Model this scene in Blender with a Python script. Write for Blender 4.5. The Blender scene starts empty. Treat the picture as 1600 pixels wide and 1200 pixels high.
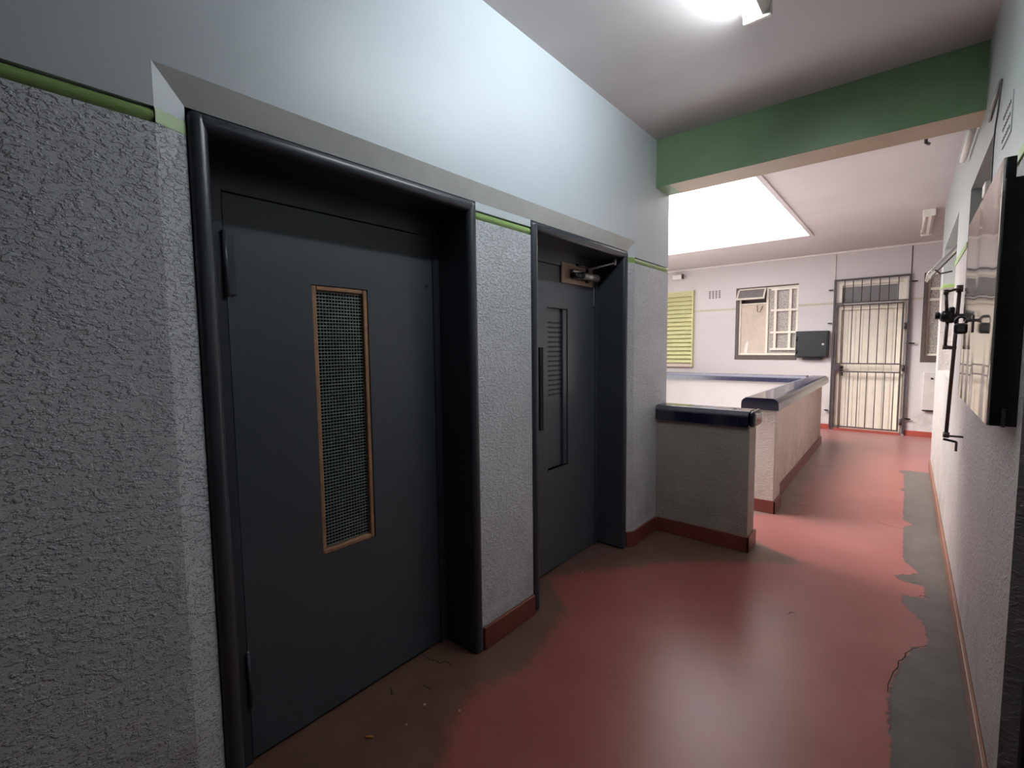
import bpy, bmesh, math, random
from mathutils import Vector, Matrix
random.seed(7)
SC = bpy.context.scene
C = SC.collection

# ------------------------------------------------------------------ camera
YAW, PIT, ROL, FPX = .701005, -.0774458, -.0110321, 732.57
cf = Vector((-math.sin(YAW)*math.cos(PIT), math.cos(YAW)*math.cos(PIT), math.sin(PIT)))
cr = Vector((math.cos(YAW), math.sin(YAW), 0)); cu = cr.cross(cf)
r2 = cr*math.cos(ROL)+cu*math.sin(ROL); u2 = -cr*math.sin(ROL)+cu*math.cos(ROL)
cam = bpy.data.cameras.new('camera'); co = bpy.data.objects.new('camera', cam); C.objects.link(co)
M = Matrix.Identity(4)
for i in range(3):
    M[i][0] = r2[i]; M[i][1] = u2[i]; M[i][2] = -cf[i]
M[0][3], M[1][3], M[2][3] = 0, 0, 1.5
co.matrix_world = M
cam.sensor_width = 36; cam.sensor_fit = 'HORIZONTAL'; cam.lens = 36*FPX/1600
cam.clip_start = .02
SC.camera = co

# ------------------------------------------------------------------ world, light, exposure
w = bpy.data.worlds.new('overcast_sky'); SC.world = w; w.use_nodes = True
bg = w.node_tree.nodes['Background']
bg.inputs[0].default_value = (.98, .985, 1, 1); bg.inputs[1].default_value = 6.0
sun = bpy.data.lights.new('hazy_sun', 'SUN'); sun.energy = 17.0; sun.angle = math.radians(60)  # very broad sun lamp added as sky fill through the light well
sun.color = (1, .96, .92)
so = bpy.data.objects.new('hazy_sun', sun); C.objects.link(so); so.rotation_euler = (0, math.radians(-44), math.radians(24))
vs = SC.view_settings
vs.view_transform = 'Standard'; vs.look = 'None'; vs.gamma = 1; vs.exposure = 0; vs.use_curve_mapping = False
TUBE = 92.0       # fluorescent tube emission strength

# ------------------------------------------------------------------ materials
def lin(c):
    return tuple(((v/255)/12.92 if v/255 <= .04045 else (((v/255)+.055)/1.055)**2.4) for v in c)
class NT:
    def __init__(s, name):
        s.m = bpy.data.materials.new(name); s.m.use_nodes = True
        s.n = s.m.node_tree.nodes; s.l = s.m.node_tree.links; s.b = s.n['Principled BSDF']
        s.tc = s.n.new('ShaderNodeTexCoord')
    def add(s, t, **k):
        n = s.n.new(t)
        for a, v in k.items(): setattr(n, a, v)
        return n
    def put(s, sock, v):
        if isinstance(v, bpy.types.NodeSocket): s.l.new(v, sock)
        elif isinstance(v, tuple) and len(v) == 3 and sock.type == 'RGBA': sock.default_value = (*v, 1)
        else: sock.default_value = v
    def math(s, op, a, b=0., c=None, clamp=False):
        n = s.add('ShaderNodeMath', operation=op); n.use_clamp = clamp
        s.put(n.inputs[0], a); s.put(n.inputs[1], b)
        if c is not None: s.put(n.inputs[2], c)
        return n.outputs[0]
    def noise(s, scale, detail=3, rough=.5, vec=None):
        n = s.add('ShaderNodeTexNoise'); n.inputs['Scale'].default_value = scale
        n.inputs['Detail'].default_value = detail; n.inputs['Roughness'].default_value = rough
        s.l.new(vec if vec else s.tc.outputs['Object'], n.inputs['Vector']); return n.outputs[0]
    def mapping(s, scale):
        n = s.add('ShaderNodeMapping'); n.inputs['Scale'].default_value = scale
        s.l.new(s.tc.outputs['Object'], n.inputs['Vector']); return n.outputs[0]
    def step(s, v, lo, hi):
        n = s.add('ShaderNodeMapRange'); n.interpolation_type = 'SMOOTHSTEP'
        s.put(n.inputs[0], v); n.inputs[1].default_value = lo; n.inputs[2].default_value = hi
        return n.outputs[0]
    def mix(s, f, a, b):
        n = s.add('ShaderNodeMix', data_type='RGBA')
        s.put(n.inputs[0], f); s.put(n.inputs[6], a); s.put(n.inputs[7], b); return n.outputs[2]
    def xyz(s):
        n = s.add('ShaderNodeSeparateXYZ'); s.l.new(s.tc.outputs['Object'], n.inputs[0]); return n.outputs
    def bump(s, h, strength=.5, dist=.01):
        n = s.add('ShaderNodeBump'); n.inputs['Strength'].default_value = strength if not isinstance(strength, bpy.types.NodeSocket) else 1
        if isinstance(strength, bpy.types.NodeSocket): s.l.new(strength, n.inputs['Strength'])
        n.inputs['Distance'].default_value = dist; s.l.new(h, n.inputs['Height'])
        s.l.new(n.outputs[0], s.b.inputs['Normal']); return n
    def base(s, v): s.put(s.b.inputs['Base Color'], v)
    def rough(s, v): s.put(s.b.inputs['Roughness'], v)

def paint(name, rgb, rough=.5, var=.08, scale=6, bump=0, metal=0, spec=.5):
    t = NT(name); c = lin(rgb)
    n = t.noise(scale, 4, .6)
    t.base(t.mix(t.step(n, .3, .7), tuple(v*(1-var) for v in c), tuple(min(1, v*(1+var)) for v in c)))
    t.rough(t.math('MULTIPLY_ADD', n, .06, max(rough, .33)-.03) if rough > .2 else rough)
    t.b.inputs['Metallic'].default_value = metal
    t.b.inputs['Specular IOR Level'].default_value = spec
    if bump: t.bump(t.noise(scale*12, 3), bump, .003)
    return t.m

def stucco(name, low, high, zs=2.117, sc=1., strength=1., dirt_pit_shade=.15):
    """rough cast plaster under the dado line, smooth paint above"""
    t = NT(name); X = t.xyz()
    below = t.math('LESS_THAN', X[2], zs)
    mp = t.mapping((1, 1, 1.7))
    n1 = t.noise(38*sc, 3, .55, mp); n2 = t.noise(95*sc, 2, .5, mp)
    ridge = t.step(n1, .50, .60)
    pits = t.step(n2, .36, .44)
    h = t.math('ADD', ridge, t.math('MULTIPLY', pits, .55))
    amp = t.math('MULTIPLY_ADD', below, strength, .02)
    t.bump(h, amp, .006)
    big = t.noise(2.2, 4, .6)
    lowc = t.mix(t.step(big, .35, .75), tuple(v*(1-dirt_pit_shade) for v in lin(low)), lin(low))
    # grime that has settled low on the plaster
    g = t.math('MULTIPLY', t.step(X[2], .75, .08), t.step(t.noise(5, 4, .7), .40, .66))
    lowc = t.mix(t.math('MULTIPLY', g, .35), lowc, lin((118, 96, 78)))
    pit_shade = t.math('MULTIPLY', t.step(t.noise(110*sc, 2, .5, mp), .37, .31), dirt_pit_shade*3.6)  # small dark spots: the shade inside plaster pits painted into the colour
    lowc = t.mix(pit_shade, lowc, lin((84, 82, 84)))
    t.base(t.mix(below, lin(high), lowc))
    t.rough(t.math('MULTIPLY_ADD', below, .18, .42))
    return t.m

def ramp_curve(t, v, pts, lo, hi, xlo, xhi):
    """piecewise linear function y->x through a colour ramp (<=32 stops)"""
    pos = t.math('DIVIDE', t.math('SUBTRACT', v, lo), hi-lo)
    r = t.add('ShaderNodeValToRGB'); t.l.new(pos, r.inputs[0]); e = r.color_ramp.elements
    while len(e) > 1: e.remove(e[-1])
    first = True
    for y, x in pts:
        p = (y-lo)/(hi-lo); val = (x-xlo)/(xhi-xlo)
        if first: e[0].position = p; el = e[0]; first = False
        else: el = e.new(p)
        el.color = (val, val, val, 1)
    s = t.add('ShaderNodeSeparateColor'); t.l.new(r.outputs[0], s.inputs[0])
    return t.math('MULTIPLY_ADD', s.outputs[0], xhi-xlo, xlo)

def floor_material():
    t = NT('red_floor_polish'); X = t.xyz()
    jit = t.noise(9, 4, .65); fine = t.noise(28, 5, .75)
    yj = t.math('ADD', X[1], t.math('MULTIPLY_ADD', jit, .10, -.05))
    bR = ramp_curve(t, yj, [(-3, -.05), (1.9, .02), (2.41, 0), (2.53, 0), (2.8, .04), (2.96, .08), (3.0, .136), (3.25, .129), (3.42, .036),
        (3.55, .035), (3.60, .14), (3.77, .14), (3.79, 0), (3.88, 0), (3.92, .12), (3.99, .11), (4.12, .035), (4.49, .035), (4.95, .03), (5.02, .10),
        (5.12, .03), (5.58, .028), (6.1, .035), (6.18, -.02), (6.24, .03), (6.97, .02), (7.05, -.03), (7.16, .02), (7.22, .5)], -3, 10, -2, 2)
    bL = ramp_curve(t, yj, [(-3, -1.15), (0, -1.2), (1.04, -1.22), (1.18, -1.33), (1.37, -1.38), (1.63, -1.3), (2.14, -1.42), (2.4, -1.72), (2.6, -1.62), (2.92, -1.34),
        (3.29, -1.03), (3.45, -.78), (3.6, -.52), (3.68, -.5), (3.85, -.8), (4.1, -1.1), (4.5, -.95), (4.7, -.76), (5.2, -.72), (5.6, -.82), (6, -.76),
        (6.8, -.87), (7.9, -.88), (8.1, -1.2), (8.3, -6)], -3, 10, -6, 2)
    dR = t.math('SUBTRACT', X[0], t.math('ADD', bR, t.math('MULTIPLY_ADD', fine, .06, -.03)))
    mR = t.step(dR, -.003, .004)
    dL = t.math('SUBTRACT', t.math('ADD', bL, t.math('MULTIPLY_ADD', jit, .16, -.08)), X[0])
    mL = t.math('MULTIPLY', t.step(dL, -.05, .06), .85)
    big = t.noise(1.6, 5, .6)
    red = t.mix(t.step(big, .3, .72), lin((128, 66, 60)), lin((142, 78, 71)))
    speck = t.step(t.noise(34, 2, .8), .70, .78)
    red = t.mix(t.math('MULTIPLY', speck, .12), red, lin((178, 140, 128)))
    scuff = t.step(t.noise(1, 4, .7, t.mapping((22, 3, 1))), .62, .75)
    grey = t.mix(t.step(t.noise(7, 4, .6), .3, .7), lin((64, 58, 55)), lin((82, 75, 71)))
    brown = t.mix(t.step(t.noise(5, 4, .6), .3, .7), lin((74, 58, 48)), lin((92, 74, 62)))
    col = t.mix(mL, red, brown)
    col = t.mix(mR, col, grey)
    edge = t.math('MULTIPLY', t.step(t.math('ABSOLUTE', dR), .007, .002), t.step(t.noise(4, 2), .42, .55))
    col = t.mix(t.math('MULTIPLY', edge, .85), col, lin((46, 26, 24)))
    t.base(col)
    t.rough(t.math('ADD', t.math('MULTIPLY_ADD', big, .05, .29), t.math('MULTIPLY', mR, .08)))
    t.b.inputs['Specular IOR Level'].default_value = .36
    t.b.inputs['Sheen Weight'].default_value = .5; t.b.inputs['Sheen Roughness'].default_value = .35; t.b.inputs['Sheen Tint'].default_value = (1, .95, .94, 1)
    hh = t.math('ADD', t.math('MULTIPLY', t.math('SUBTRACT', 1., mR), .6), 0.)
    t.bump(hh, .3, .003)
    return t.m

def tile_material():
    t = NT('navy_glazed_tile')
    n = t.noise(5, 3)
    t.base(t.mix(n, lin((13, 14, 34)), lin((24, 26, 50))))
    t.rough(.14); t.b.inputs['Specular IOR Level'].default_value = .8
    t.bump(t.noise(30, 2), .12, .003)
    return t.m
def frosted(name, a, b, scale=26):
    t = NT(name)
    v = t.add('ShaderNodeTexVoronoi'); v.inputs['Scale'].default_value = scale
    t.l.new(t.tc.outputs['Object'], v.inputs['Vector'])
    t.base(t.mix(t.step(v.outputs[0], .2, .6), lin(a), lin(b)))
    t.rough(.35); t.bump(v.outputs[0], .12, .003)
    return t.m
def emis(name, rgb, s):
    t = NT(name); t.base(rgb); t.b.inputs['Emission Color'].default_value = (*rgb, 1); t.b.inputs['Emission Strength'].default_value = s
    t.n.remove(t.tc); return t.m
def mirror_panel():
    t = NT('wavy_polished_sheet'); X = t.xyz()
    t.base(lin((226, 218, 208))); t.b.inputs['Metallic'].default_value = .85; t.rough(.07)
    sn = t.math('SINE', t.math('MULTIPLY', X[1], 11.0)); s2 = t.math('SINE', t.math('MULTIPLY', X[1], 23.0))
    hgt = t.math('MULTIPLY', t.math('SUBTRACT', X[2], 1.65), t.math('MULTIPLY_ADD', s2, .35, sn))
    t.bump(hgt, 1., .009)
    return t.m

MT = {}
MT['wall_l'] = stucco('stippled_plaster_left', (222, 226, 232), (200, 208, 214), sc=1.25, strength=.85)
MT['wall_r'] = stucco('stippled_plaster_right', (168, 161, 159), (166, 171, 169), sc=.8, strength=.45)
MT['wall_far'] = stucco('plaster_far', (208, 201, 200), (208, 201, 200), sc=.8, strength=.1, dirt_pit_shade=.02)
MT['parapet'] = stucco('stippled_plaster_short_wall', (164, 155, 147), (164, 155, 147), sc=1., strength=.55)  # same plaster as the long wall, darkened to paint in its shade
MT['parapet2'] = stucco('stippled_plaster_long_wall', (204, 186, 176), (204, 186, 176), sc=1., strength=.5)  # same plaster as the short wall, colour lightened to stand in for daylight
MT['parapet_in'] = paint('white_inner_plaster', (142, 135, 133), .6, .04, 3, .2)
MT['splay'] = paint('smooth_reveal_plaster', (196, 198, 196), .5, .05, 8, .15)
MT['ceiling'] = paint('ceiling_paint', (206, 198, 198), .55, .04, 1.5, .1)
MT['beam'] = paint('green_gloss_paint', (122, 152, 116), .35, .06, 3, .1)
MT['beam_under'] = paint('beam_underside_paint', (186, 168, 142), .5, .05, 3)
MT['stripe'] = paint('lime_green_stripe', (140, 170, 102), .35, .05, 9)
MT['stripe_pale'] = paint('faded_green_stripe', (186, 184, 160), .5, .05, 9)
MT['steel'] = paint('charcoal_door_enamel', (66, 72, 80), .36, .05, 2.5)
MT['steel_frame'] = paint('charcoal_frame_enamel', (54, 58, 66), .28, .04, 4)
MT['wood'] = paint('varnished_wood_bead', (158, 120, 90), .45, .18, 30, .2)
MT['mesh'] = paint('galvanised_wire', (120, 132, 130), .4, .1, 20, metal=.4)
MT['dark_glass'] = paint('dark_backing_glass', (18, 24, 24), .15, .05, 5)
MT['black'] = paint('black_enamel', (20, 19, 20), .32, .1, 6)
MT['hole'] = paint('dark_perforation', (8, 8, 9), .8, .05, 5)
MT['iron'] = paint('grey_iron_paint', (70, 62, 64), .42, .12, 20)
MT['iron_brown'] = paint('brown_iron', (74, 56, 54), .42, .15, 30)
MT['cream'] = paint('cream_door_paint', (236, 227, 211), .35, .04, 6)
MT['cream_dark'] = paint('tan_jamb_paint', (170, 150, 120), .5, .05, 6)
MT['white'] = paint('white_enamel', (232, 226, 218), .4, .04, 6)
MT['red'] = paint('red_skirting_paint', (112, 56, 48), .35, .12, 5, .1)
MT['brown_skirt'] = paint('worn_brown_skirting', (124, 84, 70), .4, .12, 6)
MT['red_far'] = paint('bright_red_skirting', (164, 78, 66), .35, .06, 5)
MT['louvre'] = paint('lime_louvre_paint', (210, 208, 156), .45, .05, 6)
MT['tile'] = tile_material()
MT['grout'] = paint('tile_joint', (72, 70, 82), .7, .1, 40)
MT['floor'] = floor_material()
MT['frost'] = frosted('patterned_glass', (126, 115, 108), (188, 178, 170), 60)
MT['grey_glass'] = paint('fanlight_glass', (132, 128, 126), .12, .05, 4)
MT['louvre_grey'] = paint('grey_glass_louvre', (150, 146, 146), .4, .05, 6)
MT['casing'] = paint('off_white_casing', (206, 197, 194), .5, .04, 6)
MT['curtain'] = paint('pale_curtain', (214, 196, 180), .8, .06, 9)
MT['silver'] = paint('silver_paint', (190, 186, 184), .35, .05, 30, metal=.6)
MT['plate'] = paint('bare_mounting_board', (176, 150, 132), .5, .14, 40)
MT['mirror'] = mirror_panel()
MT['grey_box'] = paint('dusty_black_steel', (30, 30, 33), .4, .2, 14)
MT['sill'] = paint('brown_sill_paint', (92, 77, 73), .5, .08, 12)
MT['tube'] = emis('lit_fluorescent_tube', (.86, .96, 1.0), TUBE)
MT['orange'] = paint('cork_tip_paper', (190, 120, 60), .8, .1, 80)
MT['debris'] = paint('plaster_crumb', (180, 176, 170), .8, .1, 80)

# ------------------------------------------------------------------ mesh helpers
class MB:
    def __init__(s): s.bm = bmesh.new(); s.mats = []
    def mi(s, m):
        if m not in s.mats: s.mats.append(m)
        return s.mats.index(m)
    def _fin(s, n0, m, bev=0, seg=2):
        fs = s.bm.faces[:][n0:] if isinstance(n0, int) else n0
        for f in fs: f.material_index = s.mi(m)
        return fs
    def box(s, x0, x1, y0, y1, z0, z1, m, bev=0, seg=2):
        g = bmesh.ops.create_cube(s.bm, size=1)
        for v in g['verts']:
            v.co = Vector((x0+(v.co.x+.5)*(x1-x0), y0+(v.co.y+.5)*(y1-y0), z0+(v.co.z+.5)*(z1-z0)))
        es = set(e for v in g['verts'] for e in v.link_edges); fs = set(f for v in g['verts'] for f in v.link_faces)
        if bev:
            r = bmesh.ops.bevel(s.bm, geom=list(es), offset=bev, segments=seg, affect='EDGES', profile=.5)
            fs = {f for f in fs if f.is_valid} | set(r['faces'])
            if seg > 1:
                for f in r['faces']: f.smooth = True
        for f in fs: f.material_index = s.mi(m)
        return s
    def quad(s, pts, m):
        f = s.bm.faces.new([s.bm.verts.new(p) for p in pts]); f.material_index = s.mi(m); return s
    def prism(s, pts, axis, a, b, m, smooth=False):
        """pts 2D polygon in the two other axes, extruded along axis from a to b"""
        def P(p, t):
            if axis == 'x': return (t, p[0], p[1])
            if axis == 'y': return (p[0], t, p[1])
            return (p[0], p[1], t)
        A = [s.bm.verts.new(P(p, a)) for p in pts]; B = [s.bm.verts.new(P(p, b)) for p in pts]
        n = len(pts); k = s.mi(m); fs = []
        for i in range(n):
            f = s.bm.faces.new((A[i], A[(i+1) % n], B[(i+1) % n], B[i])); f.smooth = smooth; fs.append(f)
        fs += [s.bm.faces.new(A[::-1]), s.bm.faces.new(B)]
        for f in fs: f.material_index = k
        bmesh.ops.recalc_face_normals(s.bm, faces=fs)
        return s
    def rod(s, p, q, r, m, seg=12, r2=None):
        p = Vector(p); q = Vector(q); d = q-p; L = d.length
        g = bmesh.ops.create_cone(s.bm, cap_ends=True, segments=seg, radius1=r, radius2=r if r2 is None else r2, depth=L)
        R = d.to_track_quat('Z', 'Y').to_matrix().to_4x4()
        bmesh.ops.transform(s.bm, matrix=Matrix.Translation((p+q)/2) @ R, verts=g['verts'])
        for f in set(f for v in g['verts'] for f in v.link_faces):
            f.material_index = s.mi(m); f.smooth = len(f.verts) == 4
        return s
    def tube(s, pts, r, m, seg=10):
        pts = [Vector(p) for p in pts]; rings = []; k = s.mi(m)
        for i, p in enumerate(pts):
            d = (pts[min(i+1, len(pts)-1)]-pts[max(i-1, 0)]).normalized()
            a = d.orthogonal().normalized() if i == 0 else (a-d*a.dot(d)).normalized()
            b = d.cross(a)
            rings.append([s.bm.verts.new(p+(a*math.cos(t)+b*math.sin(t))*r) for t in [2*math.pi*j/seg for j in range(seg)]])
        for A, B in zip(rings, rings[1:]):
            for j in range(seg):
                f = s.bm.faces.new((A[j], A[(j+1) % seg], B[(j+1) % seg], B[j])); f.smooth = True; f.material_index = k
        for R_ in (rings[0][::-1], rings[-1]):
            f = s.bm.faces.new(R_); f.material_index = k
        return s
    def build(s, name, parent=None, label=None, cat=None, group=None, kind=None):
        bmesh.ops.recalc_face_normals(s.bm, faces=s.bm.faces[:])
        me = bpy.data.meshes.new(name); s.bm.to_mesh(me); s.bm.free()
        for m in s.mats: me.materials.append(MT[m])
        o = bpy.data.objects.new(name, me); C.objects.link(o)
        if parent: o.parent = parent; o.matrix_parent_inverse = parent.matrix_world.inverted()
        return tag(o, label, cat, group, kind)
def tag(o, label=None, cat=None, group=None, kind=None):
    for k, v in (('label', label), ('category', cat), ('group', group), ('kind', kind)):
        if v: o[k] = v
    return o
def thing(name, loc, label, cat, group=None, kind=None):
    o = bpy.data.objects.new(name, None); C.objects.link(o); o.location = loc
    o.matrix_world = Matrix.Translation(loc); o.empty_display_size = .1
    return tag(o, label, cat, group, kind)
def holes_wall(mb, axis, c0, c1, u0, u1, z0, z1, holes, m):
    """slab normal to axis, thickness c0..c1, along u, with rectangular holes (u0,u1,z0,z1)"""
    us = sorted({u0, u1, *[h[0] for h in holes], *[h[1] for h in holes]}); zs = sorted({z0, z1, *[h[2] for h in holes], *[h[3] for h in holes]})
    for a, b in zip(us, us[1:]):
        run = None
        for c, d in zip(zs, zs[1:]):
            inside = any(h[0] <= (a+b)/2 <= h[1] and h[2] <= (c+d)/2 <= h[3] for h in holes)
            if not inside: run = [run[0], d] if run else [c, d]
            if (inside or d == zs[-1]) and run:
                if axis == 'x': mb.box(c0, c1, a, b, run[0], run[1], m)
                else: mb.box(a, b, c0, c1, run[0], run[1], m)
                run = None

# ------------------------------------------------------------------ shell
ZC = 3.06
mb = MB()
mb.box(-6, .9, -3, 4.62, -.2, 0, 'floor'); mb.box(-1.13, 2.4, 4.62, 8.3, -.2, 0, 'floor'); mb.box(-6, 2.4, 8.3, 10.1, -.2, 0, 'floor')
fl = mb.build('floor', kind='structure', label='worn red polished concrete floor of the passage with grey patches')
MB().box(-6, -1.13, 4.62, 8.3, -3.4, -3.2, 'ceiling').build('floor', kind='structure', label='bottom of the light well one storey down')

mb = MB()
mb.box(-6, 2.4, -3, 4.0, ZC, ZC+.15, 'ceiling')
mb.box(-1.166, 2.4, 4.0, 8.14, ZC+.02, ZC+.15, 'ceiling'); mb.box(-6, 2.4, 8.14, 10.1, ZC+.02, ZC+.15, 'ceiling')
mb.box(-6, -4.3, 4.0, 8.14, ZC+.02, ZC+.15, 'ceiling')
mb.build('ceiling', kind='structure', label='painted concrete ceiling with open light well beyond the green beam')
MB().box(-1.15, -1.105, 4.0, 8.14, ZC, ZC+.02, 'ceiling').build('trim_1', kind='structure', label='raised lip along the edge of the light well opening')

# left wall --------------------------------------------------------------
W, RC = -1.53, -1.56
Y0, Y1 = .378, 3.196; ZT = 2.253
I0, I1, ZI = .455, 3.137, 2.175
mb = MB()
def grooved(mb, x, y0, y1, ztop, back=-1.80):
    mb.box(back, x, y0, y1, 0, 2.096, 'wall_l'); mb.box(back, x, y0, y1, 2.138, ztop, 'wall_l'); mb.box(back, x-.02, y0, y1, 2.096, 2.138, 'wall_l')
grooved(mb, W, -3, Y0, ZC); grooved(mb, W, Y1, 3.81, ZC)
mb.box(-1.80, W, Y0, Y1, ZT, ZC, 'wall_l')
grooved(mb, RC, 1.60, 2.015, ZI)
mb.box(-2.2, -1.80, -3, 3.81, 0, ZC, 'wall_l')
# splayed margins
mb.quad([(W, Y0, 0), (RC, I0, 0), (RC, I0, ZI), (W, Y0, ZT)], 'wall_l')
mb.quad([(W, Y1, 0), (RC, I1, 0), (RC, I1, ZI), (W, Y1, ZT)], 'wall_l')
mb.quad([(W, Y0, ZT), (RC, I0, ZI), (RC, I1, ZI), (W, Y1, ZT)], 'splay')
mb.build('wall_left', kind='structure', label='left wall, smooth above and rough stippled plaster below a green line')
# green bead
def bead(mb, x, y0, y1, m='stripe', z0=2.099, z1=2.135, d=.018):
    n = 10; pts = [(x-.02, z0)]+[(x-d+d*math.sin(math.pi*i/n), z0+(z1-z0)*(1-math.cos(math.pi*i/n))/2) for i in range(n+1)]+[(x-.02, z1)]
    mb.prism(pts, 'y', y0, y1, m, smooth=False)
mb = MB(); bead(mb, W, -3, Y0-.002); bead(mb, RC, 1.602, 2.013); bead(mb, W, Y1+.002, 3.808)
e = .0012
mb.quad([(W+e, Y0+.001, 2.098), (RC+e, I0, 2.098), (RC+e, I0, 2.135), (W+e, Y0+.001, 2.135)], 'stripe')
mb.quad([(W+e, Y1-.001, 2.098), (RC+e, I1, 2.098), (RC+e, I1, 2.135), (W+e, Y1-.001, 2.135)], 'stripe')
mb.build('trim_2', kind='structure', label='lime green moulded line along the left wall')
# skirting left
SK = .115
mb = MB()
mb.box(W, W+.016, -3, Y0, 0, SK, 'red', .004); mb.box(RC, RC+.018, 1.603, 2.012, 0, SK, 'red', .004)
mb.prism([(W, Y1), (W+.016, Y1), (RC+.016, I1+.004), (RC, I1+.004)], 'z', 0, SK, 'red')
mb.box(W, W+.016, Y1, 3.60, 0, SK, 'red', .004)
mb.build('baseboard_left', kind='structure', label='dark red painted skirting along the left wall')

# beam -------------------------------------------------------------------
mb = MB()
mb.box(W+.0, .26, 3.555, 3.81, 2.712, ZC, 'beam')
mb.quad([(W+.10, 3.557, 2.7112), (.26, 3.557, 2.7112), (.26, 3.81, 2.7112), (W+.10, 3.81, 2.7112)], 'beam_under')
mb.box(W+.1, .26, 3.8101, 3.813, 2.7112, ZC, 'ceiling')
mb.build('trim_3', kind='structure', label='green painted ceiling beam crossing the passage')

# right wall ---------------------------------------------------------------
RW = .26; RE = 7.5
A = (5.12, 7.02, 1.2, 2.52); B = (3.1, 4.17, 1.2, 2.455)
mb = MB(); holes_wall(mb, 'x', RW, RW+.2, 1.97, RE, 0, ZC+.02, [A, B], 'wall_r')
mb.box(RW, RW+.2, -3, .95, 0, ZC, 'wall_r'); mb.box(RW, RW+.2, .95, 1.97, 2.1, ZC, 'wall_r')
mb.box(RW+.2, 2.4, RE-.2, RE, 0, ZC+.02, 'wall_r')
mb.build('wall_right', kind='structure', label='right passage wall with window openings and textured lower plaster')
mb = MB()
for a, b in ((1.97, B[0]), (B[1], A[0]), (A[1], RE)): mb.box(RW-.006, RW, a, b, 2.100, 2.136, 'stripe' if a < 2 else 'stripe_pale', .002)
mb.box(RW, RW+.2, A[1]-.006, A[1], 2.10, 2.136, 'louvre', .002)
mb.build('trim_4', kind='structure', label='green moulded line along the right wall')
mb = MB(); mb.box(RW-.016, RW, 1.97, RE, 0, .1, 'brown_skirt', .004)
mb.build('baseboard_right', kind='structure', label='brown red skirting at the foot of the right wall')

# far wall -----------------------------------------------------------------
FW = 9.9
H1 = (-2.61, -1.555, 1.22, 2.60); HD = (-.955, -.05, 0, 2.545); H2 = (.15, 1.15, 1.20, 2.60)
mb = MB(); holes_wall(mb, 'y', FW, FW+.2, -6, 2.4, 0, ZC+.05, [H1, HD, H2], 'wall_far')
mb.build('wall_far', kind='structure', label='white wall at the far end with windows and gated door')
mb = MB()
for a, b in ((-3.41, H1[0]), (H1[1], -1.03), (.01, H2[0])): mb.box(a, b, FW-.005, FW, 2.186, 2.222, 'stripe_pale', .0015)
mb.build('trim_5', kind='structure', label='faded green line along the far wall')
mb = MB(); mb.box(-6, -1.0, FW-.015, FW, 0, .09, 'red_far', .003); mb.box(-.0, 2.4, FW-.015, FW, 0, .09, 'red_far', .003)
mb.build('baseboard_far', kind='structure', label='bright red skirting at the foot of the far wall')
MB().box(-6, 2.4, FW-.022, FW, ZC-.012, ZC+.018, 'white', .004).build('trim_6', kind='structure', label='narrow pale cornice strip where far wall meets ceiling')
MB().box(-6, 2.4, FW+.2, FW+.3, 0, ZC, 'sill').build('wall_room', kind='structure', label='dim room behind the far windows')
# closing walls out of sight
MB().box(-6, .46, -3.2, -3, 0, ZC, 'wall_r').build('wall_back', kind='structure', label='wall behind the camera')
MB().box(-6, -5.8, 3.81, 10.1, -3.4, ZC, 'wall_far').build('wall_side', kind='structure', label='wall far to the left of the light well')
mb = MB(); mb.box(2.4, 2.5, 7.3, 10.1, 0, ZC+.1, 'wall_far'); mb.box(-6, -1.6, 3.61, 3.81, -3.4, 0, 'wall_far')
mb.build('wall_end', kind='structure', label='closing wall at the right of the far lobby')

# near right doorway: dark door leaf in its recess
d4 = thing('door_4', (.42, 1.46, 0), 'dark door in the recess at the right edge of the photo', 'door', kind='structure')
MB().box(.40, .44, .99, 1.93, .01, 2.06, 'black', .003).build('leaf', d4)
mb = MB(); mb.box(.30, .46, 1.93, 1.97, 0, 2.1, 'black', .006); mb.box(.30, .46, .95, .99, 0, 2.1, 'black', .006); mb.box(.30, .46, .99, 1.93, 2.06, 2.1, 'black')
mb.build('frame', d4)

# ------------------------------------------------------------------ lift doors
def lift_frame(root, y0, y1, dark='steel_frame'):
    f = .055; xf = -1.543; xb = -1.80
    mb = MB()
    mb.box(xb, xf, y0+.001, y0+f, 0, ZI-.001, dark, .025, 5); mb.box(xb, xf, y1-f, y1-.001, 0, ZI-.001, dark, .025, 5)
    mb.box(xb, xf, y0+.02, y1-.02, ZI-f, ZI-.002, dark, .024, 5)
    mb.box(xb, -1.763, y0+f-.002, y0+f+.0935, 0, ZI-f+.004, dark); mb.box(xb, -1.763, y1-f-.0355, y1-f+.002, 0, ZI-f+.004, dark)
    mb.box(xb, -1.763, y0+f+.0935, y1-f-.0355, 2.032, ZI-f+.004, dark)
    return mb.build('frame', root)
def leaf(root, y0, y1, z0, z1, hole, name='leaf'):
    mb = MB(); holes_wall(mb, 'x', -1.80, -1.77, y0, y1, z0, z1, [hole], 'steel')
    return mb.build(name, root)
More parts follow.
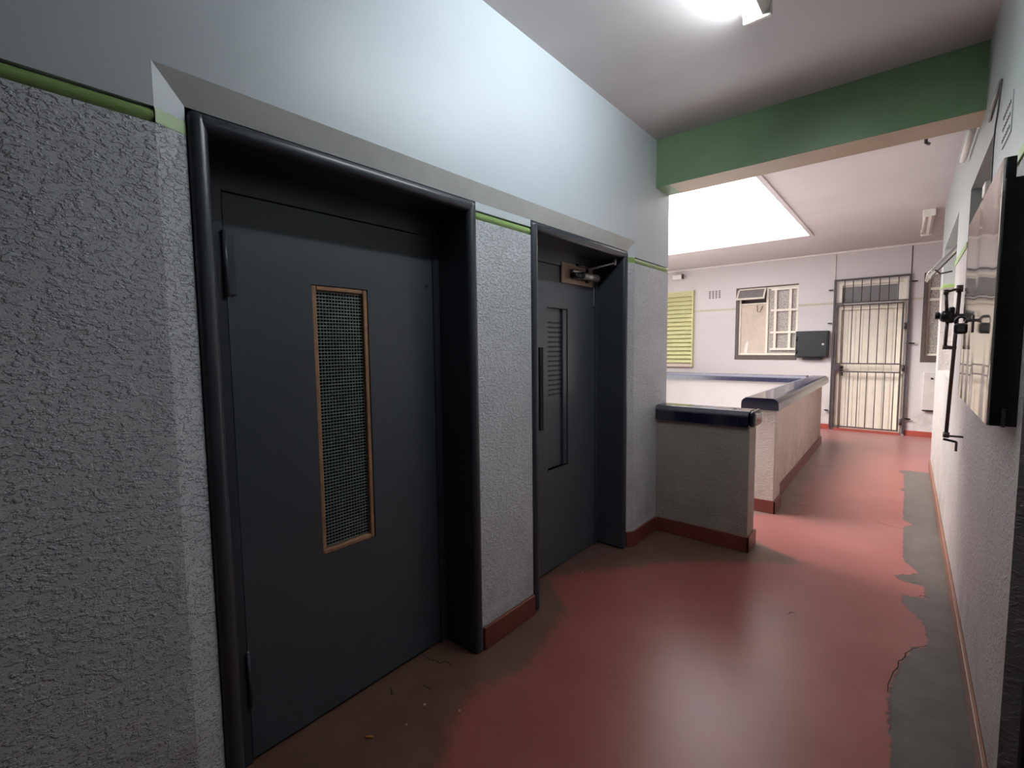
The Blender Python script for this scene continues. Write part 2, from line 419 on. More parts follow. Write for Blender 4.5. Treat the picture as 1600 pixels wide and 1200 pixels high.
# door 1
d1 = thing('door_1', (-1.78, 1.03, 0), 'large dark grey lift door with tall wire-mesh window in wooden bead', 'door', kind='structure')
lift_frame(d1, I0, 1.60)
V1 = (.905, 1.15, .672, 1.752)
lf = leaf(d1, .608, 1.507, .012, 2.028, V1)
mb = MB(); b_ = .02
mb.box(-1.797, -1.774, V1[0], V1[0]+b_, V1[2], V1[3], 'wood', .005, 3); mb.box(-1.797, -1.774, V1[1]-b_, V1[1], V1[2], V1[3], 'wood', .005, 3)
mb.box(-1.797, -1.774, V1[0]+b_, V1[1]-b_, V1[3]-b_, V1[3], 'wood', .005, 3); mb.box(-1.797, -1.770, V1[0]+.004, V1[1]-b_, V1[2], V1[2]+b_, 'wood', .005, 3)
vf = mb.build('wooden_bead', d1, label='light brown wooden bead')
MB().box(-1.7995, -1.797, V1[0]+.002, V1[1]-.002, V1[2]+.002, V1[3]-.002, 'dark_glass').build('window_pane', d1)
mb = MB(); z = V1[2]+b_+.006
while z < V1[3]-b_:
    mb.box(-1.7905, -1.7875, V1[0]+b_, V1[1]-b_, z-.0022, z+.0022, 'mesh'); z += .0132
y = V1[0]+b_+.006
while y < V1[1]-b_:
    mb.box(-1.7925, -1.7905, y-.0012, y+.0012, V1[2]+b_, V1[3]-b_, 'mesh'); y += .0132
mb.build('wire_mesh', d1, label='galvanised wire mesh')
mb = MB(); mb.rod((-1.757, .604, 1.68), (-1.757, .604, 1.90), .0085, 'steel_frame'); mb.box(-1.769, -1.762, .58, .635, 1.69, 1.89, 'steel_frame', .001)
mb.build('hinge', d1)
mb = MB(); mb.rod((-1.757, .604, .22), (-1.757, .604, .42), .006, 'steel_frame'); mb.rod((-1.757, .604, .42), (-1.757, .604, .428), .004, 'silver')
mb.build('hinge', d1)
mb = MB(); mb.rod((-1.77, 1.471, 1.794), (-1.766, 1.471, 1.794), .009, 'steel_frame', 16); mb.rod((-1.766, 1.471, 1.794), (-1.7655, 1.471, 1.794), .004, 'hole', 12)
mb.build('release_keyhole', d1)
# door 2
d2 = thing('door_2', (-1.78, 2.58, 0), 'narrower dark grey lift door with perforated grille and door closer', 'door', kind='structure')
lift_frame(d2, 2.015, I1)
V2 = (2.452, 2.688, .694, 1.755)
leaf(d2, 2.168, 3.044, .012, 2.028, V2)
mb = MB()
mb.box(-1.835, -1.829, V2[0], V2[1], V2[2], V2[3], 'steel')
mb.box(-1.835, -1.771, V2[0]-.004, V2[0], V2[2]-.004, V2[3]+.004, 'steel_frame'); mb.box(-1.835, -1.771, V2[1], V2[1]+.004, V2[2]-.004, V2[3]+.004, 'steel_frame')
mb.box(-1.835, -1.771, V2[0], V2[1], V2[3], V2[3]+.004, 'steel_frame'); mb.box(-1.835, -1.767, V2[0], V2[1], V2[2]-.006, V2[2], 'steel')
# recess cut through the block behind stays hidden
mb.build('grille_recess', d2)
mb = MB()
mb.box(-1.797, -1.793, V2[0]+.003, V2[1]-.05, V2[2]+.003, V2[3]-.003, 'steel')
for i in range(8):
    for j in range(16):
        yy = V2[0]+.028+i*.0215; zz = 1.66-j*.0315
        mb.rod((-1.793, yy, zz), (-1.7922, yy, zz), .0072, 'hole', 10)
mb.build('perforated_grille', d2, label='dark grey steel panel with rows of drilled holes')
MB().box(-1.797, -1.775, V2[1]-.05, V2[1]-.001, V2[2]+.003, V2[3]-.003, 'steel_frame', .004, 2).build('grille_side_stile', d2)
mb = MB(); mb.box(-1.77, -1.752, 2.350, 2.386, .975, 1.50, 'hole', .003, 2)
mb.build('pull_handle', d2, label='black vertical pull handle')
mp = MB().box(-1.77, -1.757, 2.60, 2.995, 1.925, 2.058, 'plate', .003).build('closer_board', d2, label='bare light brown mounting board')
mb = MB()
mb.rod((-1.722, 2.80, 1.985), (-1.722, 2.995, 1.985), .026, 'silver', 20); mb.box(-1.757, -1.735, 2.70, 2.93, 1.955, 2.02, 'black', .006, 2)
mb.rod((-1.72, 2.68, 1.975), (-1.72, 2.80, 1.985), .020, 'black', 16); mb.rod((-1.722, 2.86, 1.94), (-1.722, 2.86, 2.03), .012, 'black')
mb.rod((-1.722, 2.995, 1.985), (-1.722, 3.0, 1.985), .021, 'black', 16)
cl = mb.build('door_closer', d2, label='silver cylinder door closer with black clamps')
mb = MB(); mb.tube([(-1.722, 2.86, 2.035), (-1.70, 2.80, 2.04), (-1.68, 2.66, 2.035)], .008, 'black')
mb.rod((-1.722, 2.86, 2.03), (-1.60, 3.03, 2.085), .007, 'silver'); mb.rod((-1.60, 3.03, 2.07), (-1.60, 3.03, 2.118), .010, 'silver')
mb.build('closer_arm', cl)
mb = MB(); mb.rod((-1.75, 3.0, 1.925), (-1.75, 3.0, 1.79), .0018, 'silver', 6); mb.rod((-1.75, 3.0, 1.79), (-1.75, 3.0, 1.772), .006, 'black', 8)
mb.build('release_cord', d2)

# ------------------------------------------------------------------ ceiling lights
def batten(loc, L, label, lit=True, wall=False, wdt=.10):
    x, y, z = loc
    r = thing('ceiling_light', loc, label, 'light')
    MB().prism([(x-.035, z), (x+.055, z), (x+.045, z-.055), (x+.02, z-.075), (x-.01, z-.055), (x-.03, z-.02)], 'y', y-L/2, y+L/2, 'white').build('housing', r)
    t = MB().rod((x-.042, y-L/2+.02, z-.055), (x-.042, y+L/2-.02, z-.055), .017, 'tube' if lit else 'white', 20).build('fluorescent_tube', r)
    for s in (-1, 1):
        yy = y+s*(L/2+.004)
        MB().box(x-.064, x+.056, min(yy-.012, yy+.012), max(yy-.012, yy+.012), z-.085, z, 'white', .006, 2).build('end_cap', r)
batten((-.585, 1.86, ZC), 1.2, 'lit fluorescent batten on the near ceiling at the top edge')
batten((.13, 8.2, ZC+.02), 1.3, 'unlit white batten light on far ceiling at right', lit=False)

# ------------------------------------------------------------------ low walls
def bullnose(mb, axis, a, b, c0, c1, z0, z1, m='tile', r=.055):
    """rounded coping; cross-section in (c, z)"""
    pts = []
    for cx, s0 in ((c1-r, 0), (c0+r, 1)):
        for i in range(7):
            t = (math.pi/2)*(i/6)+s0*math.pi/2
            pts.append((cx+r*math.cos(t), z1-r+r*math.sin(t)))
    pts = [(c1, z0)]+pts+[(c0, z0)]
    mb.prism(pts, axis, a, b, m)
p1 = thing('parapet_wall', (-1.18, 3.71, 0), 'short low stippled wall with navy tiled top jutting from left wall', 'low wall')
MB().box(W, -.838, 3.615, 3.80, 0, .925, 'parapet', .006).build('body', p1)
mb = MB(); xs = W+.001
while xs < -.86:
    xe = min(xs+.152, -.845); bullnose(mb, 'x', xs+.0012, xe-.0012, 3.590, 3.825, .915, 1.03); xs = xe+.0001
    if xe >= -.846: break
mb.prism([(3.592, .916), (3.823, .916), (3.823, 1.0), (3.80, 1.027), (3.615, 1.027), (3.592, 1.0)], 'x', W+.001, -.85, 'grout')
# end tile with rounded nose
mb.box(-.845, -.800, 3.590, 3.825, .915, 1.03, 'tile', .03, 5)
mb.build('tile_coping', p1, label='glossy navy blue coping tiles')
mb = MB(); mb.box(W+.016, -.822, 3.599, 3.615, 0, SK, 'red', .004); mb.box(-.838, -.822, 3.599, 3.815, 0, SK, 'red', .004)
mb.build('skirting', p1, label='dark red skirting')

p2 = thing('parapet_wall', (-1.0, 6.4, 0), 'long low wall with navy tiled coping enclosing the light well', 'low wall')
mb = MB()
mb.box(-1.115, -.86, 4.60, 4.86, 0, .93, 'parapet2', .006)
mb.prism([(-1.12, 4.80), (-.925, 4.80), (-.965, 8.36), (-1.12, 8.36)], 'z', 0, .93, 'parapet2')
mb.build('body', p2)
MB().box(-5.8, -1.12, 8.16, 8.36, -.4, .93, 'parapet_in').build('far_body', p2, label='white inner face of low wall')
mb = MB(); y = 4.575; k = 0
while y < 8.34:
    ye = min(y+.152, 8.385); sh = -.015*(y-4.575)/.55*.55
    bullnose(mb, 'y', y+.0015, ye-.0015, -1.14, -.838+sh*.9, .925, 1.03); y = ye
mb.prism([(-1.138, .926), (-.90, .926), (-.90, 1.005), (-.93, 1.0275), (-1.11, 1.0275), (-1.138, 1.0)], 'y', 4.58, 8.38, 'grout')
xx = -5.78
while xx < -1.15:
    xe = min(xx+.152, -1.142); bullnose(mb, 'x', xx+.0015, xe-.0015, 8.13, 8.385, .925, 1.03); xx = xe+.0001
mb.prism([(8.132, .926), (8.383, .926), (8.383, 1.0), (8.36, 1.0275), (8.155, 1.0275), (8.132, 1.0)], 'x', -5.78, -1.142, 'grout')
mb.build('tile_coping', p2, label='glossy navy blue coping tiles')
mb = MB(); mb.box(-1.115, -.844, 4.586, 4.60, 0, SK, 'red', .004); mb.box(-.86, -.844, 4.586, 4.86, 0, SK, 'red', .004)
mb.prism([(-.925, 4.86), (-.907, 4.86), (-.947, 8.376), (-.965, 8.376)], 'z', 0, SK, 'red')
mb.build('skirting', p2, label='dark red skirting')

# ------------------------------------------------------------------ far wall objects
# louvred shutter
lv = thing('louvred_shutter', (-3.75, FW, 1.06), 'lime green louvred shutter on far wall beside left wall corner', 'shutter')
for k in range(17):
    z0 = 1.155+k*.0855
    MB().prism([(FW-.03, z0), (FW-.085, z0-.012), (FW-.09, z0-.002), (FW-.035, z0+.070), (FW-.03, z0+.070)], 'x', -4.12, -3.43, 'louvre').build('slat', lv)
mb = MB(); mb.box(-4.16, -3.405, FW-.012, FW, 1.06, 2.63, 'louvre'); mb.box(-3.43, -3.405, FW-.095, FW-.012, 1.06, 2.63, 'louvre', .002); mb.box(-4.16, -4.12, FW-.095, FW-.012, 1.06, 2.63, 'louvre', .002)
mb.build('frame', lv)
MB().box(-4.12, -3.43, FW-.06, FW-.012, 1.06, 1.13, 'curtain').build('bottom_board', lv, label='cream board under the slats')

# window 1
w1 = thing('window_1', (-2.08, FW+.06, 1.22), 'far wall window with open top vent and burglar bars', 'window', kind='structure')
def rect_frame(mb, x0, x1, z0, z1, y0, y1, t, m, bev=.003):
    mb.box(x0, x0+t, y0, y1, z0, z1, m, bev); mb.box(x1-t, x1, y0, y1, z0, z1, m, bev)
    mb.box(x0+t, x1-t, y0, y1, z1-t, z1, m, bev); mb.box(x0+t, x1-t, y0, y1, z0, z0+t, m, bev)
x0, x1, z0, z1 = H1
mb = MB(); mb.box(x0, x0+.05, FW+.005, FW+.16, z0, z1, 'sill'); mb.box(x0, x1, FW-.012, FW+.16, z0, z0+.085, 'sill', .004); mb.box(x0+.05, x1, FW+.01, FW+.16, z1-.018, z1, 'sill')
mb.build('reveal', w1, label='dark brown painted reveal and sill')
mb = MB(); rect_frame(mb, x0+.05, x1, z0+.085, z1-.018, FW+.05, FW+.10, .035, 'cream'); mb.box(-2.085, -2.045, FW+.045, FW+.10, z0+.12, z1-.05, 'cream', .003)
mb.box(x0+.085, -2.085, FW+.05, FW+.10, 2.27, 2.30, 'sill', .003)
wf = mb.build('window_frame', w1, label='cream steel window frame')
MB().box(x0+.086, -2.086, FW+.075, FW+.08, z0+.12, 2.27, 'curtain').build('window_pane', w1, label='pale pane with drawn curtain behind')
MB().prism([(-2.46, 1.34), (-2.40, 1.34), (-2.38, 1.52), (-2.40, 1.60), (-2.44, 1.50)], 'y', FW+.068, FW+.074, 'white').build('curtain_edge', w1)
MB().box(-2.044, x1-.036, FW+.075, FW+.08, z0+.12, z1-.053, 'frost').build('window_pane', w1, label='patterned obscure glass pane')
mb = MB()
for a in (-1.925, -1.685): mb.box(a-.022, a+.022, FW+.02, FW+.045, 1.42, 2.55, 'cream', .002)
for a in (1.42, 1.73, 2.14): mb.box(-2.0, x1-.005, FW+.015, FW+.02, a-.02, a+.02, 'cream', .001)
mb.box(-2.0, x1-.005, FW+.015, FW+.02, 2.51, 2.55, 'cream', .001)
mb.build('burglar_bars', w1, label='cream flat-bar burglar guard')
# tilted vent sash
sash = MB(); rect_frame(sash, 0, .49, -.27, 0, -.012, .012, .03, 'cream'); sash.box(.03, .46, -.003, .003, -.24, -.03, 'grey_glass')
so_ = sash.build('vent_sash', w1, label='cream top-hung sash tilted open')
so_.matrix_parent_inverse = Matrix.Identity(4)
so_.matrix_world = Matrix.Translation((-2.575, FW+.035, 2.575)) @ Matrix.Rotation(math.radians(-38), 4, 'X')
MB().tube([(-2.24, FW+.05, 2.25), (-2.22, FW-.02, 2.13), (-2.17, FW-.03, 2.12), (-2.14, FW+.04, 2.24)], .006, 'iron').build('window_stay', w1)

# door 3 with fanlight + security gate
d3 = thing('door_3', (-.5, FW+.1, 0), 'cream door with fanlight behind the far security gate', 'door', kind='structure')
x0, x1, _, z1 = HD
mb = MB(); mb.box(x0, x0+.05, FW+.01, FW+.15, 0, z1, 'cream', .003); mb.box(x1-.05, x1, FW+.01, FW+.15, 0, z1, 'cream', .003)
mb.box(x0+.05, x1-.05, FW+.01, FW+.15, z1-.05, z1, 'cream', .003); mb.box(x0+.05, x1-.05, FW+.02, FW+.15, 2.08, 2.17, 'cream', .003)
mb.build('frame', d3)
mb = MB(); mb.box(x0+.05, x1-.05, FW+.09, FW+.13, .02, 2.08, 'cream')
n = 8; wd = (x1-x0-.10)/n
for i in range(n): mb.box(x0+.052+i*wd, x0+.048+(i+1)*wd, FW+.078, FW+.0905, .02, 2.075, 'cream', .004, 2)
dl = mb.build('leaf', d3)
mb = MB(); mb.box(x0+.06, x0+.10, FW+.066, FW+.078, .95, 1.12, 'iron', .003); mb.rod((x0+.08, FW+.066, 1.06), (x0+.08, FW+.03, 1.06), .008, 'silver'); mb.rod((x0+.08, FW+.03, 1.06), (x0+.18, FW+.03, 1.06), .008, 'silver')
mb.build('door_handle', dl)
MB().box(x0+.05, x1-.05, FW+.10, FW+.11, 2.17, z1-.05, 'grey_glass').build('fanlight_pane', d3)
mb = MB()
for k in range(15): mb.box(x0+.09, x1-.12, FW+.088, FW+.099, 2.20+k*.018, 2.209+k*.018, 'louvre_grey')
mb.box(x1-.12, x1-.05, FW+.07, FW+.099, 2.17, z1-.05, 'white'); mb.box(x0+.05, x1-.12, FW+.07, FW+.099, z1-.075, z1-.05, 'white'); mb.box(x0+.05, x1-.12, FW+.07, FW+.099, 2.17, 2.195, 'white')
mb.build('fanlight_louvre', d3)
MB().box(x0, x1, FW-.03, FW+.15, 0, .035, 'red_far', .003).build('threshold', d3)
# gate
gt = thing('security_gate', (-.5, FW-.05, 0), 'grey iron security gate with vertical bars across the far door', 'gate')
gy0, gy1 = FW-.055, FW-.03; ym = (gy0+gy1)/2
def gpart(name, f, parent=gt, **k):
    m = MB(); f(m); return m.build(name, parent, **k)
gpart('post', lambda m: m.box(-1.02, -.99, gy0, gy1, .03, 2.60, 'iron', .002)); gpart('post', lambda m: m.box(-.03, 0, gy0, gy1, .03, 2.60, 'iron', .002))
gpart('top_rail', lambda m: m.box(-.99, -.03, gy0, gy1, 2.57, 2.60, 'iron', .002))
gpart('transom_rail', lambda m: m.box(-.99, -.03, gy0, gy1, 2.185, 2.205, 'iron', .002))
lf = gpart('gate_leaf_frame', lambda m: (rect_frame(m, -.978, -.075, .06, 2.165, gy0, gy1, .022, 'iron', .002), m.box(-.956, -.097, gy0, gy1, 1.155, 1.175, 'iron', .002), m.box(-.956, -.097, gy0, gy1, 1.015, 1.035, 'iron', .002)))
for i in range(7):
    bx = -.87+i*.1185
    gpart('bar', lambda m: m.rod((bx, ym, 2.205), (bx, ym, 2.57), .0065, 'iron', 8))
    gpart('bar', lambda m: m.rod((bx, ym, 1.175), (bx, ym, 2.143), .0065, 'iron', 8))
    gpart('bar', lambda m: m.rod((bx, ym, .082), (bx, ym, 1.015), .0065, 'iron', 8))
gpart('lock_box', lambda m: m.box(-.99, -.90, gy0-.008, gy1+.004, 1.04, 1.15, 'iron', .004))
for zz in (1.78, 1.10, .22): gpart('hinge', lambda m: m.rod((-.052, ym, zz-.05), (-.052, ym, zz+.05), .018, 'iron', 12))
for bx, zz in ((-1.06, 2.43), (-1.06, 1.86), (-1.06, .34), (.045, 2.48), (.045, 1.50), (.045, .28)):
    gpart('wall_bracket', lambda m: (m.box(min(bx, bx+(.04 if bx < 0 else -.045))-.035, max(bx, bx)+.03, gy0+.005, gy0+.017, zz-.01, zz+.01, 'black', .002), m.box(bx-.02, bx-.004, gy0+.005, FW, zz-.01, zz+.01, 'black', .002)))

# meter box beside gate
mbx = thing('meter_box', (-1.31, FW-.06, 1.25), 'black steel box on far wall between window and security gate', 'box')
MB().box(-1.56, -1.065, FW-.11, FW, 1.27, 1.735, 'grey_box', .006).build('body', mbx)
db = MB().box(-1.552, -1.085, FW-.122, FW-.11, 1.285, 1.72, 'grey_box', .004).build('door', mbx)
for zz in (1.60, 1.37): MB().rod((-1.535, FW-.128, zz-.035), (-1.535, FW-.128, zz+.035), .010, 'black').build('hinge', db)
MB().rod((-1.14, FW-.122, 1.50), (-1.14, FW-.138, 1.50), .018, 'silver', 16).build('lock', db)
MB().box(-1.45, -1.16, FW-.07, FW, 1.225, 1.27, 'black', .004).build('conduit_stub', mbx)

# vents
def airbrick(name, make, n, m, label):
    v = thing(name, make(0, 0), label, 'vent'); return v
vt = thing('air_vent', (-3.01, FW, 2.51), 'small perforated air brick high on far wall', 'vent')
MB().box(-3.145, -2.885, FW-.004, FW, 2.425, 2.605, 'wall_far', .001).build('plate', vt)
for i in range(4):
    for j in range(5): MB().box(-3.12+i*.062, -3.085+i*.062, FW-.006, FW-.004, 2.44+j*.032, 2.46+j*.032, 'sill').build('vent_hole', vt)
vt = thing('air_vent', (RW, 2.69, 2.36), 'small air brick high on right wall by the loose cable', 'vent')
MB().box(RW-.004, RW, 2.58, 2.80, 2.28, 2.43, 'wall_r', .001).build('plate', vt)
for i in range(6):
    for j in range(3): MB().box(RW-.006, RW-.004, 2.60+i*.034, 2.615+i*.034, 2.30+j*.045, 2.312+j*.045, 'sill').build('vent_hole', vt)
# small floodlight
fl_ = thing('wall_lamp', (-3.72, FW, 2.95), 'small white lamp fitting high on far wall near ceiling', 'lamp')
MB().box(-3.83, -3.63, FW-.14, FW-.05, 2.87, 2.97, 'white', .015, 3).build('housing', fl_)
MB().box(-3.76, -3.68, FW-.05, FW, 2.90, 2.95, 'cream', .004).build('bracket', fl_)
MB().box(-3.635, -3.615, FW-.15, FW-.05, 2.875, 2.975, 'iron_brown', .004).build('lens_rim', fl_)
# pipes above gate
MB().tube([(-1.015, FW-.012, 2.61), (-1.015, FW-.012, ZC-.02)], .008, 'white').build('wall_conduit', label='thin white conduit rising from the left gate post', cat='conduit')
MB().tube([(-.01, FW-.012, 2.61), (-.01, FW-.012, ZC-.02)], .005, 'iron').build('wall_conduit', label='thin grey conduit rising from the right gate post', cat='conduit')
# window 2
w2 = thing('window_2', (.65, FW+.06, 1.2), 'far window right of the gate, partly hidden by right wall', 'window', kind='structure')
x0, x1, z0, z1 = H2
mb = MB(); mb.box(x0, x0+.05, FW+.003, FW+.16, z0, z1, 'sill'); mb.box(x0, x1, FW-.012, FW+.16, z0, z0+.10, 'black', .003); mb.build('reveal', w2, label='dark brown reveal and black sill')
mb = MB(); rect_frame(mb, x0+.05, x1, z0+.10, z1, FW+.05, FW+.10, .03, 'cream'); mb.box(x0+.08, x1-.03, FW+.04, FW+.10, 2.16, 2.20, 'cream', .003); mb.box(x0+.08, x1-.03, FW+.04, FW+.10, 2.33, 2.37, 'cream'); mb.build('window_frame', w2)
MB().box(x0+.081, x1-.031, FW+.07, FW+.08, z0+.131, z1-.031, 'frost').build('window_pane', w2, label='patterned obscure glass')
# white enclosure low on far wall
wb = thing('pipe_casing', (.3, FW, .4), 'narrow white casing low on far wall beside passage corner', 'casing')
MB().box(.205, .40, FW-.05, FW, .44, 1.04, 'casing', .006).build('body', wb)
MB().box(.205, .40, FW-.052, FW-.045, .425, .44, 'black').build('bottom_edge', wb)
MB().box(.29, .32, FW-.058, FW-.05, .93, .955, 'black').build('catch', wb)

# ------------------------------------------------------------------ right wall fittings
def wood_window(name, H, label, panes='grey_glass', frame='white'):
    r = thing(name, (RW+.16, (H[0]+H[1])/2, H[2]), label, 'window', kind='structure')
    mb = MB(); y0, y1, z0, z1 = H; x0, x1, t = RW+.13, RW+.19, .04
    mb.box(x0, x1, y0, y0+t, z0, z1, frame); mb.box(x0, x1, y1-t, y1, z0, z1, frame); mb.box(x0, x1, y0+t, y1-t, z0, z0+t, frame); mb.box(x0, x1, y0+t, y1-t, z1-t, z1, frame)
    mb.box(x0, x1, (y0+y1)/2-.02, (y0+y1)/2+.02, z0+t, z1-t, frame); mb.build('window_frame', r)
    for a, b in ((y0+t, (y0+y1)/2-.02), ((y0+y1)/2+.02, y1-t)):
        MB().box(x0+.03, x0+.036, a, b, z0+t, z1-t, panes).build('window_pane', r)
    return r
w3 = wood_window('window_3', A, 'right wall window beyond the cabinet with propped-open sash', 'frost')
sb = MB()
sb.box(0, .025, -.33, .33, -.04, 0, 'grey_glass', .003); sb.box(0, .025, -.33, .33, -.42, -.38, 'white', .003); sb.box(0, .025, -.33, -.29, -.38, -.04, 'louvre_grey', .003); sb.box(0, .025, .29, .33, -.38, -.04, 'louvre_grey', .003)
sb.box(.012, .018, -.29, .29, -.38, -.04, 'grey_glass')
s3 = sb.build('vent_sash', w3, label='white top-hung sash propped open')
s3.matrix_parent_inverse = Matrix.Identity(4)
s3.matrix_world = Matrix.Translation((RW+.10, 6.2, 2.47)) @ Matrix.Rotation(math.radians(38), 4, 'Y')
MB().tube([(RW+.02, 6.0, 2.16), (RW-.06, 5.95, 2.14), (RW-.12, 5.92, 2.20)], .008, 'iron').build('window_stay', w3)
w4 = wood_window('window_4', B, 'right wall window opening behind the polished cabinet', 'grey_glass', 'cream_dark')
MB().box(RW+.03, RW+.10, 3.78, 3.90, 2.33, 2.40, 'white', .006).build('window_catch', w4)

# cabinet
cb = thing('wall_cabinet', (.23, 2.58, 1.24), 'black wall cabinet with polished wavy front near right edge', 'cabinet')
cy0, cy1, cz0, cz1, cx = 2.05, 3.11, 1.243, 2.048, .197
mb = MB(); mb.box(cx+.004, RW, cy0, cy1, cz0, cz1-.062, 'black', .002); mb.box(cx+.004, cx+.026, cy0, cy1, cz1-.063, cz1, 'black', .002)
mb.build('body', cb)
MB().box(cx-.002, cx+.004, cy0+.002, cy1, cz0, cz1, 'mirror', .001).build('front_panel', cb, label='shiny wavy metal front panel')
MB().box(cx+.030, cx+.038, cy0-.004, cy0, cz0-.002, cz0+.055, 'iron').build('side_catch', cb, label='grey strip on black cabinet side')
mb = MB(); px_, py_, pz_ = .160, 2.65, 1.575
mb.box(px_+.012, cx-.002, py_-.008, py_+.008, pz_+.008, pz_+.020, 'iron', .002); mb.box(cx-.006, cx-.002, py_-.02, py_+.02, pz_-.035, pz_+.035, 'iron', .001)
mb.tube([(px_+.016*math.cos(t), py_, pz_+.010+.020*math.sin(t)) for t in [math.pi*i/10 for i in range(-1, 12)]], .0055, 'black')
mb.box(px_-.021, px_+.021, py_-.012, py_+.012, pz_-.040, pz_+.004, 'black', .010, 4)
mb.build('padlock', cb, label='black padlock and hasp')

# window winding gear
gr = thing('winder_rod', (.17, 4.0, .95), 'tall brown iron rod with crank handle and black gearbox by right wall', 'winder')
top = Vector((.205, 3.62, 1.800)); bot = Vector((.188, 3.66, .985))
def onx(x, p, q):  # helper: point between
    return p.lerp(q, x)
MB().rod(top, bot, .009, 'iron_brown', 12).build('main_rod', gr)
l1 = Vector((.150, 3.62, 1.786)); l2 = Vector((.152, 3.64, 1.655)); l3 = Vector((.160, 3.64, 1.475)); l4 = Vector((.188, 3.64, 1.470))
mb = MB(); mb.rod(top, l1, .007, 'iron_brown'); mb.rod(top+Vector((0, 0, -.02)), top+Vector((0, 0, .018)), .015, 'iron_brown'); mb.rod(l1+Vector((0, 0, -.015)), l1+Vector((0, 0, .012)), .012, 'iron_brown')
mb.rod(l1, l2+Vector((.008, 0, 0)), .008, 'iron_brown'); mb.rod(l2+Vector((.012, 0, 0)), l3, .008, 'iron_brown'); mb.rod(l3-Vector((0, 0, .012)), l3+Vector((0, 0, .012)), .011, 'iron_brown'); mb.rod(l3, l4+Vector((.02, 0, 0)), .010, 'iron_brown')
mb.build('linkage', gr)
mb = MB(); mb.box(.128, .185, 3.60, 3.68, 1.617, 1.682, 'black', .024, 4); mb.box(.165, .192, 3.61, 3.67, 1.61, 1.70, 'black', .008, 2); mb.rod((.11, 3.64, 1.655), (.13, 3.64, 1.655), .02, 'black', 12); mb.rod((.188, 3.64, 1.65), (RW, 3.64, 1.65), .012, 'black', 12)
mb.build('gearbox', gr)
mb = MB(); mb.rod(bot, bot-Vector((0, 0, .03)), .015, 'iron_brown'); mb.rod(bot-Vector((.012, 0, .04)), bot+Vector((.045, 0, -.052)), .007, 'black'); mb.rod(bot+Vector((.045, 0, -.05)), bot+Vector((.045, 0, -.105)), .006, 'iron'); mb.rod(bot+Vector((0, 0, -.02)), Vector((RW, 3.66, .965)), .006, 'iron')
mb.build('crank_handle', gr)

# loose cables / conduit on right wall
MB().tube([(RW-.007, 2.90, 2.60), (RW-.007, 2.95, 2.50), (RW-.007, 3.02, 2.44), (RW-.007, 3.04, 2.36), (RW-.007, 3.03, 2.2), (RW-.007, 3.05, 1.9)], .0032, 'iron').build('wall_cable', label='thin dark cable drooping down the right wall', cat='cable')
MB().tube([(RW-.008, 2.92, 2.60), (RW-.008, 3.10, 2.585), (RW-.008, 3.28, 2.56)], .007, 'grey_glass').build('wall_cable', label='short grey cable slanting across upper right wall', cat='cable')
MB().rod((RW-.03, 3.83, 2.72), (RW-.03, 4.45, 2.72), .018, 'white', 14).build('wall_conduit', label='pale pipe running under the ceiling behind the green beam', cat='conduit')
MB().tube([(.03, 3.816, 2.735), (.03, 3.84, 2.70), (.045, 3.88, 2.70)], .009, 'iron').build('wall_hook', label='small iron hook behind lower edge of green beam', cat='hook')

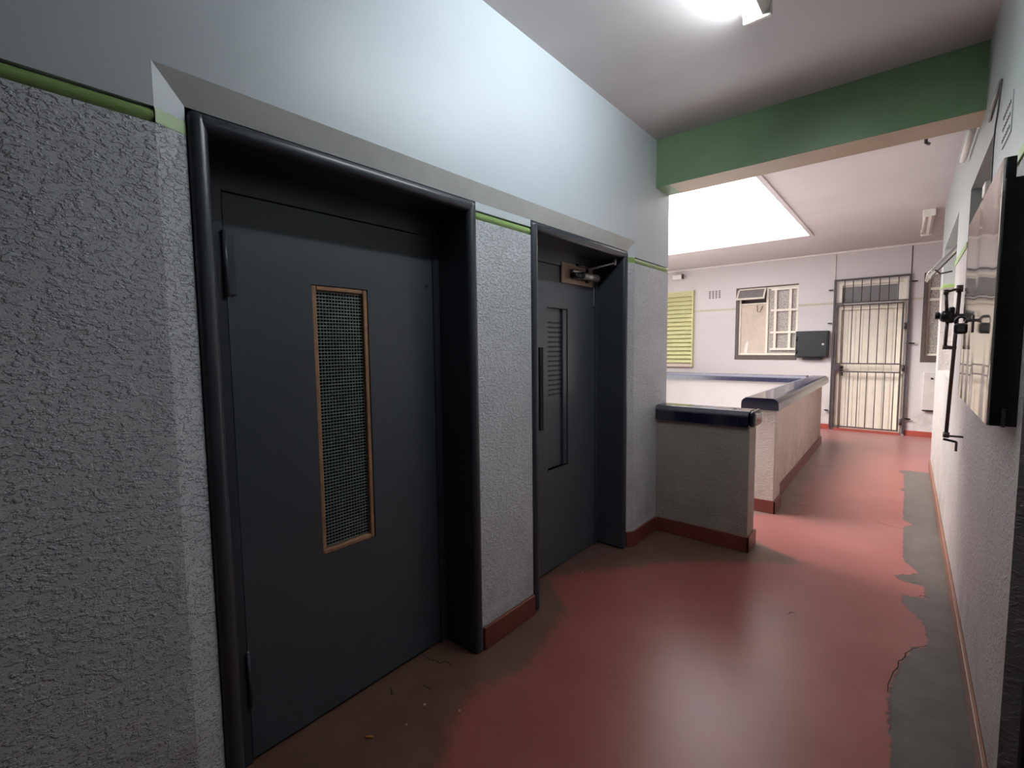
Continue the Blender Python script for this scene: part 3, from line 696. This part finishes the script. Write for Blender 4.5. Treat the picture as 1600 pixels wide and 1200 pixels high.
# floor debris
MB().rod((-1.545, .925, .005), (-1.52, .945, .005), .004, 'orange', 8).build('cigarette_butt', label='orange cigarette butt on floor before the first lift door', cat='litter')
for i, (a, b, s, l) in enumerate([(-1.498, 1.179, .004, 'white plaster crumb on dark floor, nearest to the first lift door crack'), (-1.472, 1.066, .003, 'small white crumb nearer the cigarette butt'), (-1.36, 1.25, .003, 'small white crumb at edge of red paint'), (-1.60, 2.60, .004, 'white crumb on floor before the second lift door')]):
    MB().box(a-s, a+s, b-s, b+s*1.2, 0, s*1.5, 'debris', s*.4).build('plaster_crumb', label=l, cat='litter', group='crumbs on the floor')
def crack(pts, label):
    mb = MB()
    L = [Vector((x, y, 0)) for x, y in pts]; out = []
    for a, b in zip(L, L[1:]):
        for i in range(5):
            p = a.lerp(b, i/5); out.append(p+Vector((random.uniform(-.006, .006), random.uniform(-.006, .006), 0)))
    out.append(L[-1])
    A_ = []; B_ = []
    for i, p in enumerate(out):
        d = (out[min(i+1, len(out)-1)]-out[max(i-1, 0)]).normalized(); nrm = Vector((-d.y, d.x, 0)); wdt = .0028*(1-abs(2*i/len(out)-.8)*.5)
        A_.append(mb.bm.verts.new(p+nrm*wdt+Vector((0, 0, .0008)))); B_.append(mb.bm.verts.new(p-nrm*wdt+Vector((0, 0, .0008))))
    k = mb.mi('hole')
    for i in range(len(out)-1): mb.bm.faces.new((A_[i], A_[i+1], B_[i+1], B_[i])).material_index = k
    o = mb.build('crack', fl, label=label)
crack([(-1.76, 1.39), (-1.70, 1.385), (-1.655, 1.40), (-1.62, 1.43), (-1.59, 1.42)], 'dark crack in the floor')
crack([(-1.70, 1.15), (-1.66, 1.13), (-1.645, 1.135)], 'dark crack in the floor')
crack([(-1.60, 1.25), (-1.565, 1.25), (-1.545, 1.26)], 'dark crack in the floor')

for pts in ([(-.84, 5.36), (-.74, 5.33), (-.60, 5.35)], [(-.80, 5.02), (-.70, 5.0), (-.60, 5.02)], [(-.86, 6.12), (-.76, 6.08), (-.62, 6.10)], [(-.88, 6.9), (-.80, 6.8), (-.72, 6.88), (-.66, 6.8)],
            [(-.86, 7.4), (-.78, 7.5), (-.70, 7.42)], [(-.80, 4.72), (-.72, 4.68), (-.66, 4.74)], [(-.16, 4.95), (-.08, 4.88), (.03, 4.86)], [(-.08, 5.7), (-.02, 5.66), (.04, 5.66)], [(.10, 3.60), (.14, 3.62), (.17, 3.60)],
            [(0, 3.80), (.05, 3.76), (.10, 3.79)], [(-.01, 2.50), (.03, 2.78), (.07, 2.93), (.13, 3.02)], [(-.45, 2.9), (-.44, 2.93), (-.42, 2.94)]):
    crack(pts, 'dark crack in the red floor paint')
